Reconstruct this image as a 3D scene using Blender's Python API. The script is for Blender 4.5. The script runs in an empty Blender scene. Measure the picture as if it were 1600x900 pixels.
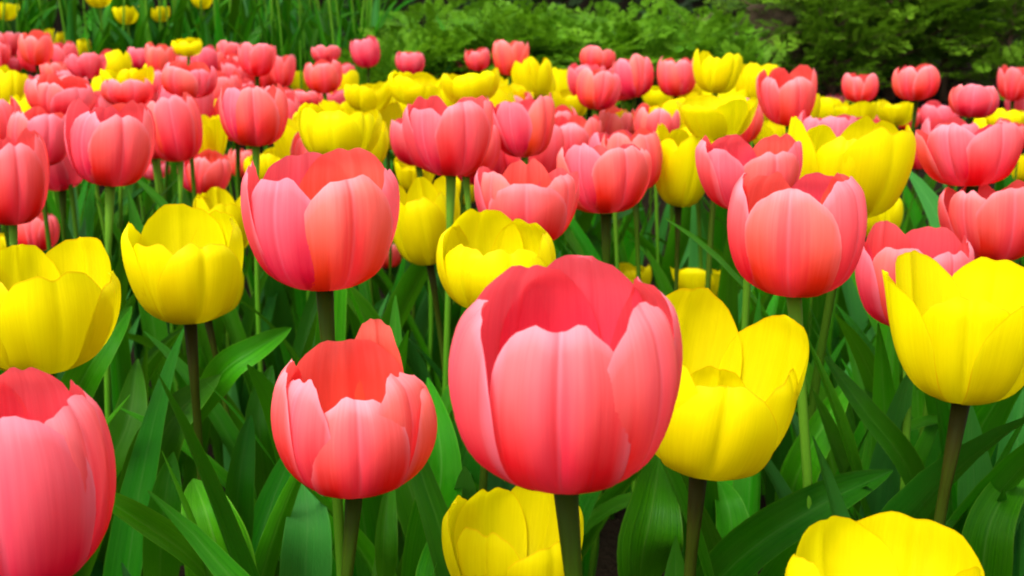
import bpy, math, random
import numpy as np
from mathutils import Vector, Matrix, Euler

# ------------------------------------------------------------------ camera, sky, sun, exposure
scene = bpy.context.scene
C = scene.collection
FPX = 1931.0                       # focal length in photo pixels (1600 wide)
CAM = Vector((0.0, 0.0, 0.62))
PITCH = math.radians(13.3)
cam_d = bpy.data.cameras.new("camera"); cam = bpy.data.objects.new("camera", cam_d); C.objects.link(cam)
cam.location = CAM; cam.rotation_euler = (math.pi / 2 - PITCH, 0, 0)
cam_d.sensor_width = 36; cam_d.lens = 36 * FPX / 1600; cam_d.clip_start = 0.02; cam_d.clip_end = 500
cam_d.dof.use_dof = True; cam_d.dof.focus_distance = 0.56; cam_d.dof.aperture_fstop = 23
scene.camera = cam

SUN_EL, SUN_AZ = math.radians(58), math.radians(215)      # azimuth clockwise from +Y: sun behind the camera's left
world = bpy.data.worlds.new("World"); scene.world = world; world.use_nodes = True
wn = world.node_tree.nodes; wl = world.node_tree.links
sky = wn.new("ShaderNodeTexSky"); sky.sky_type = 'NISHITA'; sky.sun_disc = False
sky.sun_elevation = SUN_EL; sky.sun_rotation = SUN_AZ; sky.air_density = 1.0; sky.dust_density = 4.0; sky.ozone_density = 0.5
hs = wn.new("ShaderNodeHueSaturation"); hs.inputs["Saturation"].default_value = 0.12
wl.new(sky.outputs[0], hs.inputs["Color"]); wl.new(hs.outputs[0], wn["Background"].inputs[0])
wn["Background"].inputs[1].default_value = 0.15
sun_d = bpy.data.lights.new("sun", 'SUN'); sun = bpy.data.objects.new("sun", sun_d); C.objects.link(sun)
sun_d.energy = 1.5; sun_d.angle = math.radians(18); sun_d.color = (1, 0.95, 0.88)
sdir = Vector((math.sin(SUN_AZ) * math.cos(SUN_EL), math.cos(SUN_AZ) * math.cos(SUN_EL), math.sin(SUN_EL)))
sun.rotation_euler = sdir.to_track_quat('Z', 'Y').to_euler()
sun.location = (0, 0, 5)
vs = scene.view_settings
vs.view_transform = 'Standard'; vs.look = 'None'; vs.gamma = 1; vs.exposure = 1.30; vs.use_curve_mapping = False
scene.render.engine = 'CYCLES'
scene.cycles.use_denoising = True
scene.cycles.max_bounces = 8; scene.cycles.diffuse_bounces = 4; scene.cycles.transmission_bounces = 5
scene.cycles.filter_width = 1.9

RIGHT = Vector((1, 0, 0))
FWD = Vector((0, math.cos(PITCH), -math.sin(PITCH)))
UP = Vector((0, math.sin(PITCH), math.cos(PITCH)))
def at(px, py, d):
    """world point seen at photo pixel (px, py), d metres along the view axis"""
    return CAM + FWD * d + RIGHT * ((px - 800) / FPX * d) + UP * ((450 - py) / FPX * d)

rng = random.Random(11)

# ------------------------------------------------------------------ helpers
def tag(o, label=None, cat=None, group=None, kind=None):
    if label: o["label"] = label
    if cat: o["category"] = cat
    if group: o["group"] = group
    if kind: o["kind"] = kind
    return o
def empty(name, loc):
    o = bpy.data.objects.new(name, None); C.objects.link(o); o.location = loc
    o.empty_display_size = 0.02
    return o
def mesh(name, verts, faces, mats, uvs=None, midx=None, smooth=True, rim=None):
    me = bpy.data.meshes.new(name)
    me.from_pydata([tuple(v) for v in verts], [], faces)
    for m in (mats if isinstance(mats, (list, tuple)) else [mats]): me.materials.append(m)
    if smooth: me.polygons.foreach_set("use_smooth", [True] * len(me.polygons))
    if midx is not None: me.polygons.foreach_set("material_index", midx)
    if uvs is not None:
        uvs = np.asarray(uvs, dtype=np.float32)
        lay = me.uv_layers.new(name="UVMap")
        idx = np.empty(len(me.loops), dtype=np.int32); me.loops.foreach_get("vertex_index", idx)
        lay.data.foreach_set("uv", uvs[idx].ravel())
        if rim is not None:
            l2 = me.uv_layers.new(name="Rim"); l2.data.foreach_set("uv", np.asarray(rim, dtype=np.float32)[idx].ravel())
    me.update()
    return me
def obj(name, me, parent=None):
    o = bpy.data.objects.new(name, me); C.objects.link(o)
    if parent is not None: o.parent = parent
    return o
class MB:
    def __init__(s): s.v = []; s.f = []; s.uv = []; s.m = []
    def add(s, v, f, uv=None, m=0):
        b = len(s.v); s.v += [tuple(p) for p in v]; s.f += [tuple(i + b for i in q) for q in f]
        s.uv += list(uv) if uv is not None else [(0.5, 0.5)] * len(v)
        s.m += [m] * len(f)
    def mesh(s, name, mats, smooth=True): return mesh(name, s.v, s.f, mats, s.uv, s.m, smooth)
def tube_geo(pts, radii, n=8):
    v = []; f = []; uv = []
    pts = [Vector(p) for p in pts]
    for i, p in enumerate(pts):
        t = (pts[min(i + 1, len(pts) - 1)] - pts[max(i - 1, 0)]).normalized()
        a = t.cross(Vector((0, 1, 0.01))).normalized(); b = t.cross(a)
        for k in range(n):
            an = 2 * math.pi * k / n
            v.append(p + (a * math.cos(an) + b * math.sin(an)) * radii[i]); uv.append((k / n, i / (len(pts) - 1)))
    for i in range(len(pts) - 1):
        for k in range(n):
            k2 = (k + 1) % n
            f.append((i * n + k, i * n + k2, (i + 1) * n + k2, (i + 1) * n + k))
    f.append(tuple(range(n - 1, -1, -1))); f.append(tuple((len(pts) - 1) * n + k for k in range(n)))
    return v, f, uv
def crom(P, t):
    """Catmull-Rom through the rows of P at t in 0..1"""
    P = np.asarray(P, float); n = len(P) - 1
    x = min(max(t, 0), 1) * n; i = min(int(x), n - 1); u = x - i
    p1, p2 = P[i], P[i + 1]
    p0 = P[i - 1] if i > 0 else 2 * p1 - p2
    p3 = P[i + 2] if i + 2 <= n else 2 * p2 - p1
    return 0.5 * (2 * p1 + (p2 - p0) * u + (2 * p0 - 5 * p1 + 4 * p2 - p3) * u * u + (3 * p1 - p0 - 3 * p2 + p3) * u ** 3)
def sstep(a, b, x):
    t = min(max((x - a) / (b - a), 0), 1); return t * t * (3 - 2 * t)

# ------------------------------------------------------------------ materials
class NT:
    def __init__(s, name):
        s.m = bpy.data.materials.new(name); s.m.use_nodes = True
        s.t = s.m.node_tree; s.t.nodes.clear()
    def n(s, typ, **kw):
        o = s.t.nodes.new("ShaderNode" + typ)
        for k, v in kw.items(): setattr(o, k, v)
        return o
    def l(s, a, b): s.t.links.new(a, b)
    def val(s, sock, v):
        if hasattr(v, "is_output"): s.l(v, sock)
        else: sock.default_value = v
    def math(s, op, a, b=0.0, c=0.0, clamp=False):
        o = s.n("Math", operation=op, use_clamp=clamp)
        for i, x in enumerate((a, b, c)): s.val(o.inputs[i], x)
        return o.outputs[0]
    def mix(s, f, a, b, mode='MIX'):
        o = s.n("MixRGB", blend_type=mode); s.val(o.inputs[0], f)
        for i, x in ((1, a), (2, b)):
            s.val(o.inputs[i], x if hasattr(x, "is_output") else (*x, 1.0))
        return o.outputs[0]
    def ramp(s, f, stops, interp='LINEAR'):
        o = s.n("ValToRGB"); s.val(o.inputs[0], f); cr = o.color_ramp; cr.interpolation = interp
        while len(cr.elements) < len(stops): cr.elements.new(0.5)
        for e, (p, c) in zip(cr.elements, stops): e.position = p; e.color = (*c, 1)
        return o.outputs[0]
    def noise(s, vec, scale, detail=3, rough=0.5, dist=0.0):
        o = s.n("TexNoise"); s.l(vec, o.inputs["Vector"])
        o.inputs["Scale"].default_value = scale; o.inputs["Detail"].default_value = detail
        o.inputs["Roughness"].default_value = rough; o.inputs["Distortion"].default_value = dist
        return o.outputs[0]
    def uv(s):
        o = s.n("UVMap", uv_map="UVMap"); sp = s.n("SeparateXYZ"); s.l(o.outputs[0], sp.inputs[0])
        return o.outputs[0], sp.outputs[0], sp.outputs[1]
    def mapped(s, vec, sc, loc=None):
        o = s.n("Mapping"); s.l(vec, o.inputs[0]); o.inputs["Scale"].default_value = sc
        if loc is not None: s.l(loc, o.inputs["Location"])
        return o.outputs[0]
    def rand(s): return s.n("ObjectInfo").outputs["Random"]
    def finish(s, col, rough=0.5, spec=0.3, trans=0.0, tcol=None, bump=None, bstr=0.3, bdist=0.002, coat=0.0, sheen=0.0):
        p = s.n("BsdfPrincipled"); s.val(p.inputs["Base Color"], col if hasattr(col, "is_output") else (*col, 1))
        s.val(p.inputs["Roughness"], rough); p.inputs["Specular IOR Level"].default_value = spec
        p.inputs["Sheen Weight"].default_value = sheen
        out = s.n("OutputMaterial"); sh = p.outputs[0]
        if bump is not None:
            b = s.n("Bump"); s.l(bump, b.inputs["Height"]); b.inputs["Strength"].default_value = bstr; b.inputs["Distance"].default_value = bdist
            s.l(b.outputs[0], p.inputs["Normal"])
        if trans > 0:
            t = s.n("BsdfTranslucent"); s.val(t.inputs[0], tcol if hasattr(tcol, "is_output") else (*tcol, 1))
            mx = s.n("MixShader"); mx.inputs[0].default_value = trans
            s.l(sh, mx.inputs[1]); s.l(t.outputs[0], mx.inputs[2]); sh = mx.outputs[0]
        s.l(sh, out.inputs[0])
        return s.m

def petal_mat(name, outer_ramp, flush, margin, inner_ramp, tip_line, tcol, mw=0.78):
    k = NT(name); uv, u, v = k.uv(); r = k.rand()
    off = k.n("CombineXYZ"); k.val(off.inputs[0], k.math('MULTIPLY', r, 37.0)); k.val(off.inputs[1], k.math('MULTIPLY', r, 11.0))
    streak = k.noise(k.mapped(uv, (26, 1.1, 1), off.outputs[0]), 1.0, 4, 0.6)
    fine = k.noise(k.mapped(uv, (70, 3.0, 1), off.outputs[0]), 1.0, 3, 0.6)
    blot = k.noise(k.mapped(uv, (2.4, 2.0, 1), off.outputs[0]), 1.0, 2, 0.5)
    au = k.math('ABSOLUTE', k.math('MULTIPLY_ADD', u, 2.0, -1.0))
    vv = k.math('ADD', v, k.math('MULTIPLY_ADD', blot, 0.34, -0.17))
    vv = k.math('ADD', vv, k.math('MULTIPLY_ADD', streak, 0.18, -0.09))
    outc = k.ramp(vv, outer_ramp)
    # flush: a streaky feather up the middle of the petal's outside
    fl = k.math('SUBTRACT', 1.0, k.math('MULTIPLY', k.math('ADD', au, k.math('MULTIPLY_ADD', streak, 0.5, -0.25)), 2.1), clamp=True)
    fl = k.math('MULTIPLY', fl, k.math('SUBTRACT', 1.0, k.math('POWER', v, 2.5)), clamp=True)
    fl = k.math('MULTIPLY', fl, k.math('MULTIPLY_ADD', r, 0.8, 0.15), clamp=True)
    outc = k.mix(fl, outc, flush)
    mg = k.n("MapRange"); k.l(k.math('ADD', au, k.math('MULTIPLY_ADD', blot, 0.24, -0.12)), mg.inputs[0])
    mg.inputs[1].default_value = mw; mg.inputs[2].default_value = 1.02; mg.inputs[3].default_value = 0; mg.inputs[4].default_value = 0.6
    mgf = k.math('MULTIPLY', mg.outputs[0], k.math('MULTIPLY_ADD', v, 1.2, 0.1, clamp=True))
    outc = k.mix(mgf, outc, margin)
    inc = k.ramp(k.math('ADD', v, k.math('MULTIPLY_ADD', streak, 0.3, -0.15)), inner_ramp)
    rimuv = k.n("UVMap", uv_map="Rim"); rsp = k.n("SeparateXYZ"); k.l(rimuv.outputs[0], rsp.inputs[0])
    rm = k.n("MapRange"); k.l(k.math('ADD', rsp.outputs[0], k.math('MULTIPLY_ADD', blot, 0.16, -0.08)), rm.inputs[0])
    rm.inputs[1].default_value = 0.90; rm.inputs[2].default_value = 1.02; rm.inputs[4].default_value = 0.5
    outc = k.mix(rm.outputs[0], outc, margin)
    rib = k.n("MapRange"); k.l(au, rib.inputs[0]); rib.inputs[1].default_value = 0.055; rib.inputs[2].default_value = 0.0; rib.inputs[4].default_value = 0.35
    outc = k.mix(k.math('MULTIPLY', rib.outputs[0], v), outc, margin)
    col = k.mix(k.n("NewGeometry").outputs["Backfacing"], outc, inc)
    if tip_line is not None:                            # thin red margin of the yellow petals
        tl = k.n("MapRange"); k.l(k.math('MAXIMUM', k.math('MULTIPLY', au, 1.0), k.math('MULTIPLY', rsp.outputs[0], 0.99)), tl.inputs[0]); tl.inputs[1].default_value = 0.968; tl.inputs[2].default_value = 1.0
        tl.inputs[4].default_value = 0.7
        col = k.mix(tl.outputs[0], col, tip_line)
    col = k.mix(0.12, col, k.ramp(streak, [(0.3, (0.55, 0.5, 0.5)), (0.7, (1, 1, 1))]), 'MULTIPLY')
    col = k.mix(0.10, col, k.ramp(fine, [(0.35, (0.5, 0.42, 0.42)), (0.6, (1, 1, 1))]), 'MULTIPLY')
    h = k.n("HueSaturation"); k.l(col, h.inputs["Color"])
    k.val(h.inputs["Value"], k.math('MULTIPLY_ADD', r, 0.14, 0.93)); k.val(h.inputs["Hue"], k.math('MULTIPLY_ADD', r, 0.022, 0.486) if tip_line is None else k.math('MULTIPLY_ADD', r, 0.012, 0.494))
    bmp = k.math('ADD', k.math('MULTIPLY', streak, 0.7), k.math('MULTIPLY', fine, 0.35))
    return k.finish(h.outputs[0], rough=0.5, spec=0.06, trans=0.40, tcol=k.mix(0.5, h.outputs[0], tcol), bump=bmp, bstr=0.2, bdist=0.0016)

M_PINK = petal_mat("pink_petal",
    [(0.0, (0.66, 0.05, 0.004)), (0.12, (0.80, 0.012, 0.004)), (0.38, (0.86, 0.024, 0.014)), (0.62, (0.89, 0.115, 0.100)), (0.85, (0.895, 0.185, 0.180)), (1.0, (0.90, 0.28, 0.30))],
    (0.86, 0.048, 0.115), (0.90, 0.34, 0.42),
    [(0.0, (0.7, 0.20, 0.01)), (0.2, (0.83, 0.030, 0.018)), (0.7, (0.86, 0.062, 0.052)), (1.0, (0.87, 0.14, 0.13))],
    None, (0.95, 0.10, 0.085))
M_YELLOW = petal_mat("yellow_petal",
    [(0.0, (0.50, 0.44, 0.01)), (0.13, (0.71, 0.51, 0.0005)), (0.5, (0.78, 0.63, 0.0005)), (1.0, (0.82, 0.74, 0.0005))],
    (0.74, 0.63, 0.001), (0.76, 0.69, 0.002),
    [(0.0, (0.50, 0.46, 0.002)), (0.4, (0.68, 0.58, 0.001)), (1.0, (0.73, 0.65, 0.001))],
    (0.70, 0.22, 0.003), (0.88, 0.80, 0.0), mw=0.85)

def leaf_mat(name, dark, light, glauc, trans=0.22):
    k = NT(name); uv, u, v = k.uv(); r = k.rand()
    off = k.n("CombineXYZ"); k.val(off.inputs[0], k.math('MULTIPLY', r, 51.0)); k.val(off.inputs[1], k.math('MULTIPLY', r, 23.0))
    vein = k.noise(k.mapped(uv, (44, 0.6, 1), off.outputs[0]), 1.0, 3, 0.6)
    blot = k.noise(k.mapped(uv, (3, 5, 1), off.outputs[0]), 1.0, 4, 0.6)
    c = k.ramp(vein, [(0.3, dark), (0.7, light)])
    c = k.mix(k.math('MULTIPLY', k.ramp(blot, [(0.42, (0, 0, 0)), (0.75, (1, 1, 1))]), 0.6), c, glauc)
    au = k.math('ABSOLUTE', k.math('MULTIPLY_ADD', u, 2.0, -1.0))
    ed = k.n("MapRange"); k.l(au, ed.inputs[0]); ed.inputs[1].default_value = 0.93; ed.inputs[2].default_value = 1.0; ed.inputs[4].default_value = 0.35
    c = k.mix(ed.outputs[0], c, (0.12, 0.30, 0.02))
    mid = k.n("MapRange"); k.l(au, mid.inputs[0]); mid.inputs[1].default_value = 0.06; mid.inputs[2].default_value = 0.0; mid.inputs[4].default_value = 0.25
    c = k.mix(mid.outputs[0], c, (0.12, 0.26, 0.05))
    c = k.mix(k.ramp(r, [(0.82, (0, 0, 0)), (0.95, (0.55, 0.55, 0.55))]), c, (0.075, 0.20, 0.055))
    h = k.n("HueSaturation"); k.l(c, h.inputs["Color"])
    k.val(h.inputs["Value"], k.math('MULTIPLY_ADD', k.math('FRACT', k.math('MULTIPLY', r, 7.3)), 0.85, 0.35)); k.val(h.inputs["Hue"], k.math('MULTIPLY_ADD', r, 0.03, 0.485))
    return k.finish(h.outputs[0], rough=k.math('MULTIPLY_ADD', blot, 0.25, 0.30), spec=0.07, trans=trans,
                    tcol=k.mix(0.5, h.outputs[0], (0.10, 0.36, 0.004)), bump=vein, bstr=0.5, bdist=0.0015)
M_LEAF = leaf_mat("tulip_leaf", (0.005, 0.095, 0.0003), (0.026, 0.190, 0.001), (0.034, 0.160, 0.008))

def stem_mat(name, low, top):
    k = NT(name); uv, u, v = k.uv(); r = k.rand()
    nz = k.noise(k.mapped(uv, (9, 14, 1)), 1.0, 4, 0.6)
    c = k.ramp(k.math('ADD', v, k.math('MULTIPLY_ADD', nz, 0.2, -0.1)), [(0.2, low), (0.62, low), (0.97, top)])
    c = k.mix(0.3, c, k.ramp(nz, [(0.3, (0.5, 0.5, 0.5)), (0.7, (1, 1, 1))]), 'MULTIPLY')
    return k.finish(c, rough=0.55, spec=0.04, bump=nz, bstr=0.2, bdist=0.001)
M_STEM_G = stem_mat("green_stem", (0.060, 0.200, 0.008), (0.085, 0.20, 0.012))
M_STEM_O = stem_mat("olive_stem", (0.050, 0.150, 0.006), (0.022, 0.038, 0.0015))  # dark top blends olive pigment with shading put into the colour
M_STEM_B = stem_mat("brown_stem", (0.050, 0.11, 0.006), (0.020, 0.019, 0.0015))  # brownish pigment and painted shading together darken the top
k = NT("pistil"); M_PISTIL = k.finish((0.35, 0.42, 0.08), rough=0.5)
k = NT("stamen"); M_STAMEN = k.finish((0.03, 0.02, 0.03), rough=0.8)

k = NT("soil"); tc = k.n("TexCoord").outputs["Object"]
n1 = k.noise(tc, 9, 8, 0.65); n2 = k.noise(tc, 90, 4, 0.6)
M_SOIL = k.finish(k.mix(n2, k.ramp(n1, [(0.3, (0.004, 0.003, 0.0015)), (0.7, (0.016, 0.011, 0.006))]), (0.010, 0.007, 0.004)), rough=0.95, spec=0.03, bump=k.math('ADD', n1, n2), bstr=0.8, bdist=0.03)
k = NT("rock"); tc = k.n("TexCoord").outputs["Object"]
n1 = k.noise(tc, 7, 8, 0.65); n2 = k.noise(tc, 40, 5, 0.7)
M_ROCK = k.finish(k.mix(n2, k.ramp(n1, [(0.3, (0.020, 0.012, 0.006)), (0.7, (0.085, 0.055, 0.026))]), (0.05, 0.036, 0.018)), rough=0.9, spec=0.2, bump=k.math('ADD', n1, n2), bstr=0.9, bdist=0.02)
k = NT("bark"); tc = k.n("TexCoord").outputs["Object"]
n1 = k.noise(k.mapped(tc, (30, 30, 6)), 1.0, 6, 0.65)
M_BARK = k.finish(k.ramp(n1, [(0.3, (0.035, 0.020, 0.012)), (0.7, (0.12, 0.075, 0.045))]), rough=0.9, spec=0.1, bump=n1, bstr=0.8, bdist=0.01)
def foliage_mat(name, a, b, tc, trans=0.3):
    k = NT(name); uv, u, v = k.uv()
    p = k.n("TexCoord").outputs["Object"]
    nz = k.noise(p, 9, 3, 0.6)
    f = k.math('ADD', k.math('MULTIPLY', u, 0.6), k.math('MULTIPLY_ADD', nz, 0.8, -0.2), clamp=True)
    c = k.mix(f, a, b)
    return k.finish(c, rough=0.5, spec=0.08, trans=trans, tcol=k.mix(0.5, c, tc))
M_FEATHER = foliage_mat("feathery_leaf", (0.028, 0.125, 0.002), (0.125, 0.270, 0.010), (0.16, 0.38, 0.008))
M_CONIFER = foliage_mat("conifer_leaf", (0.026, 0.100, 0.002), (0.150, 0.285, 0.014), (0.10, 0.22, 0.008))
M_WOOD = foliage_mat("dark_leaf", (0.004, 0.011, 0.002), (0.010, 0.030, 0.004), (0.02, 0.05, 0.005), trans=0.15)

# ------------------------------------------------------------------ ground: soil, rising to a bank behind the bed
def gz(x, y):
    z = 0.30 * sstep(2.95, 3.7, y) + 0.9 * sstep(4.6, 7.0, y)
    return z + 0.010 * math.sin(7.1 * x + 3 * y) * math.sin(6.3 * y - 2 * x)
ys = list(np.linspace(-3, 8, 90)) + [10, 14, 20, 35, 60, 120, 250, 450]
xs = [-450, -200, -80, -30, -12] + list(np.linspace(-6, 6, 80)) + [12, 30, 80, 200, 450]
v = [(x, y, gz(x, y)) for y in ys for x in xs]; nx = len(xs)
f = [(j * nx + i, j * nx + i + 1, (j + 1) * nx + i + 1, (j + 1) * nx + i) for j in range(len(ys) - 1) for i in range(nx - 1)]
tag(obj("ground", mesh("ground", v, f, M_SOIL)), kind="structure")

# ------------------------------------------------------------------ tulip pieces
PROFILES = {   # radius, height from the base to the rim, in half-widths / heights
    'bulb': [(0.07, 0.0), (0.46, 0.035), (0.79, 0.17), (0.96, 0.40), (1.0, 0.64), (0.93, 0.86), (0.80, 1.02)],
    'cup':  [(0.07, 0.0), (0.43, 0.035), (0.73, 0.16), (0.91, 0.38), (1.0, 0.62), (1.0, 0.84), (0.95, 1.02)],
    'open': [(0.07, 0.0), (0.36, 0.035), (0.62, 0.15), (0.80, 0.36), (0.91, 0.60), (0.98, 0.84), (1.03, 1.02)],
}
def petal_geo(prof, ang, inner, R, nu, nv, p=None, yel=False):
    p = p or {}
    g = p.get
    A0 = math.radians(g('A', R.uniform(45, 54) if not inner else R.uniform(40, 49)))
    hf = g('hf', R.uniform(0.92, 1.03) if not yel else R.uniform(0.86, 1.05)); lean = g('lean', R.uniform(-0.05, 0.06))
    notch = g('notch', R.choice([0.0, 0.03, 0.05, 0.07, -0.03])); crease = g('crease', R.uniform(0.02, 0.065))
    cupk = g('cup', R.uniform(0.03, 0.10) if not inner else R.uniform(0.0, 0.06))
    curl = g('curl', R.uniform(-0.03, 0.12)); ruff = g('ruff', R.uniform(0.006, 0.025)); ph = R.uniform(0, 6.3)
    skew = g('skew', R.uniform(-0.14, 0.14)); side = g('side', R.uniform(0.36, 0.52)); q = g('q', R.uniform(0.48, 0.66)); asym = g('asym', R.uniform(-0.08, 0.08))
    ph2 = R.uniform(0, 6.3); ph3 = R.uniform(0, 6.3); ef = g('ef', R.choice([-1, 1]) * R.uniform(0.0, 0.06))
    off = g('off', 0.925 if inner else 1.0); flip = g('flip', 0.0)
    V = []; UV = []; RIM = []
    us = [math.sin(math.pi / 2 * (2 * i / (nu - 1) - 1)) for i in range(nu)]
    if nu > 12:
        us = sorted([u for u in us if abs(u) > 0.2] + [-0.18, -0.12, -0.075, -0.04, 0.0, 0.04, 0.075, 0.12, 0.18])
    nu = len(us)
    for u in us:
        sd = side + asym * u; vm = sd + (1 - sd) * max(0.0, 1 - abs(u) ** 2.15) ** q
        vm *= 1 - notch * math.exp(-((u - 0.05 * skew) / 0.15) ** 2)
        vm *= 1 + 0.014 * math.sin(7 * u + ph2) + 0.009 * math.sin(17 * u + ph3)
        for j in range(nv):
            t = j / (nv - 1); t = 1 - (1 - t) ** 1.25
            vv = vm * t
            r, z = crom(prof, vv)
            s = sstep(0.12, 0.5, vv)
            A = A0 * (1.12 - 0.12 * sstep(0.0, 0.45, vv)) * (1 - 0.06 * sstep(0.7, 1.0, vv))
            if not p.get('A'): A = max(A, math.radians(46) * (1 - sstep(0.1, 0.4, vv)))
            r *= off * (1 - cupk * u * u * s)
            r -= crease * math.exp(-(u / 0.075) ** 2) * s * (1 - 0.35 * vv)
            r += 0.7 * crease * math.exp(-((abs(u) - 0.30) / 0.20) ** 2) * s
            r += ruff * math.sin(7 * vv + ph) * abs(u) ** 3 * s + ef * max(0, u * (1 if ef > 0 else -1)) ** 3 * s
            r += 0.012 * s * math.sin(4.0 * u + ph2) * math.sin(5 * vv + ph3)
            r += lean * vv * vv - curl * sstep(0.80, 1.0, vv) ** 2 * (1 if vm > 0.8 else 0.5)
            if flip: r += flip * sstep(0.86, 1.0, vv); z += 0.05 * sstep(0.86, 0.95, vv)
            an = ang + u * A + skew * vv * 0.6
            V.append((r * math.sin(an) * 0.5, -r * math.cos(an) * 0.5, z * hf)); UV.append((0.5 + 0.5 * u, vv)); RIM.append((t, vm))
    F = []
    for i in range(nu - 1):
        for j in range(nv - 1):
            F.append((i * nv + j, (i + 1) * nv + j, (i + 1) * nv + j + 1, i * nv + j + 1))
    return V, F, UV, RIM
def core_geo():
    mb = MB()
    n = 10; prof = [(0.0, -0.012), (0.045, -0.010), (0.060, 0.0), (0.05, 0.02)]
    V = [(r * math.cos(6.2832 * i / n), r * math.sin(6.2832 * i / n), z) for r, z in prof for i in range(n)]
    F = [(j * n + i, j * n + (i + 1) % n, (j + 1) * n + (i + 1) % n, (j + 1) * n + i) for j in range(len(prof) - 1) for i in range(n)]
    mb.add(V, F, None, 0)
    mb.add(*tube_geo([(0, 0, 0.0), (0, 0, 0.12), (0, 0, 0.26), (0, 0, 0.33), (0, 0, 0.36)], [0.04, 0.05, 0.045, 0.07, 0.03], 8), 0)
    for k in range(6):
        a = k * 1.0472
        mb.add(*tube_geo([(0.05 * math.cos(a), 0.05 * math.sin(a), 0.02), (0.13 * math.cos(a), 0.13 * math.sin(a), 0.15),
                          (0.15 * math.cos(a), 0.15 * math.sin(a), 0.18), (0.17 * math.cos(a), 0.17 * math.sin(a), 0.28)], [0.01, 0.008, 0.02, 0.012], 5), 1)
    return mb.mesh("flower_base", [M_PISTIL, M_STAMEN])
CORE = core_geo()
def make_bloom(colour, kind, seed, nu=15, nv=14, petals=None):
    """meshes of one bloom in unit size (width 1, height 1): six petal meshes"""
    R = random.Random(seed); out = []
    prof = np.array(PROFILES[kind]) * np.array([[1, 1]])
    mat = M_PINK if colour == 'P' else M_YELLOW
    for k in range(7 if 6 in (petals or {}) else 6):
        inner = k % 2 == 1
        p = (petals or {}).get(k, {})
        ang = math.radians(p['a'] if 'a' in p else k * 60 + p.get('da', R.uniform(-9, 9)))
        out.append(petal_geo(prof, ang, inner, R, nu, nv, p, colour == 'Y'))
    return out, mat
VAR = {}
def variant(colour, kind, i):
    key = (colour, kind, i)
    if key not in VAR:
        g, mat = make_bloom(colour, kind, hash((ord(colour), len(kind), i * 7 + 3)) & 0xffff)
        VAR[key] = [mesh("petal", a, b, mat, c, rim=e) for a, b, c, e in g]
    return VAR[key]
VARS = {}
def variant_small(colour, kind, i):
    key = (colour, kind, i)
    if key not in VARS:
        g, mat = make_bloom(colour, kind, (ord(colour) * 131 + len(kind) * 17 + i * 7) & 0xffff, 11, 9)
        mb = MB(); rim = []
        for a, b, c, e in g: mb.add(a, b, c); rim += e
        VARS[key] = mesh("flower_head", mb.v, mb.f, mat, mb.uv, rim=rim)
    return VARS[key]

def leaf_geo(L, W, bend, fold, twist, wave, seed, nu=7, nv=16, curve_side=0.0):
    R = random.Random(seed); ph = R.uniform(0, 6.3)
    V = []; UV = []; p = Vector((0, 0.006, 0)); 
    for j in range(nv):
        t = j / (nv - 1)
        th = bend[0] + (bend[1] - bend[0]) * t ** bend[2]           # angle from vertical
        d = Vector((curve_side * t, math.sin(th), math.cos(th))).normalized()
        if j: p = p + d * (L / (nv - 1))
        side = Vector((1, 0, 0)); side = (side - d * side.dot(d)).normalized(); nrm = d.cross(side)
        tw = twist * t
        s2 = side * math.cos(tw) + nrm * math.sin(tw); n2 = nrm * math.cos(tw) - side * math.sin(tw)
        w = W * 0.5 * (0.42 + 0.58 * sstep(0, 0.38, t)) * (max(0.0, 1 - t ** 2.6)) ** 0.85 + 0.0004
        for i in range(nu):
            u = 2 * i / (nu - 1) - 1
            fo = fold * (1.4 - 1.1 * t)
            q = p + s2 * (u * w * math.cos(fo * abs(u))) - n2 * (abs(u) ** 1.4 * w * math.sin(fo)) \
                + n2 * (wave * w * u * u * math.sin(9 * t + ph + u))
            V.append(q); UV.append((0.5 + 0.5 * u, t))
    F = [(j * nu + i, j * nu + i + 1, (j + 1) * nu + i + 1, (j + 1) * nu + i) for j in range(nv - 1) for i in range(nu - 1)]
    return V, F, UV
LEAVES = []
for i in range(14):
    R = random.Random(900 + i)
    L = R.uniform(0.27, 0.38); W = R.uniform(0.022, 0.046)
    V, F, UV = leaf_geo(L, W, (R.uniform(0.10, 0.25), R.uniform(0.25, 1.35), R.uniform(1.2, 3.0)), R.uniform(0.25, 0.85), R.uniform(-0.9, 0.9),
                        R.uniform(0.05, 0.30), i, curve_side=R.uniform(-0.25, 0.25))
    LEAVES.append(mesh("leaf", V, F, M_LEAF, UV))

N_SPREAD = len(LEAVES)
for i in range(6):
    R = random.Random(950 + i)
    V, F, UV = leaf_geo(R.uniform(0.34, 0.44), R.uniform(0.026, 0.044), (R.uniform(0.05, 0.2), R.uniform(0.2, 0.6), R.uniform(1.2, 3.0)), R.uniform(0.3, 0.8), R.uniform(-0.9, 0.9),
                        R.uniform(0.05, 0.2), i + 40, curve_side=R.uniform(-0.15, 0.15))
    LEAVES.append(mesh("leaf", V, F, M_LEAF, UV))

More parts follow.
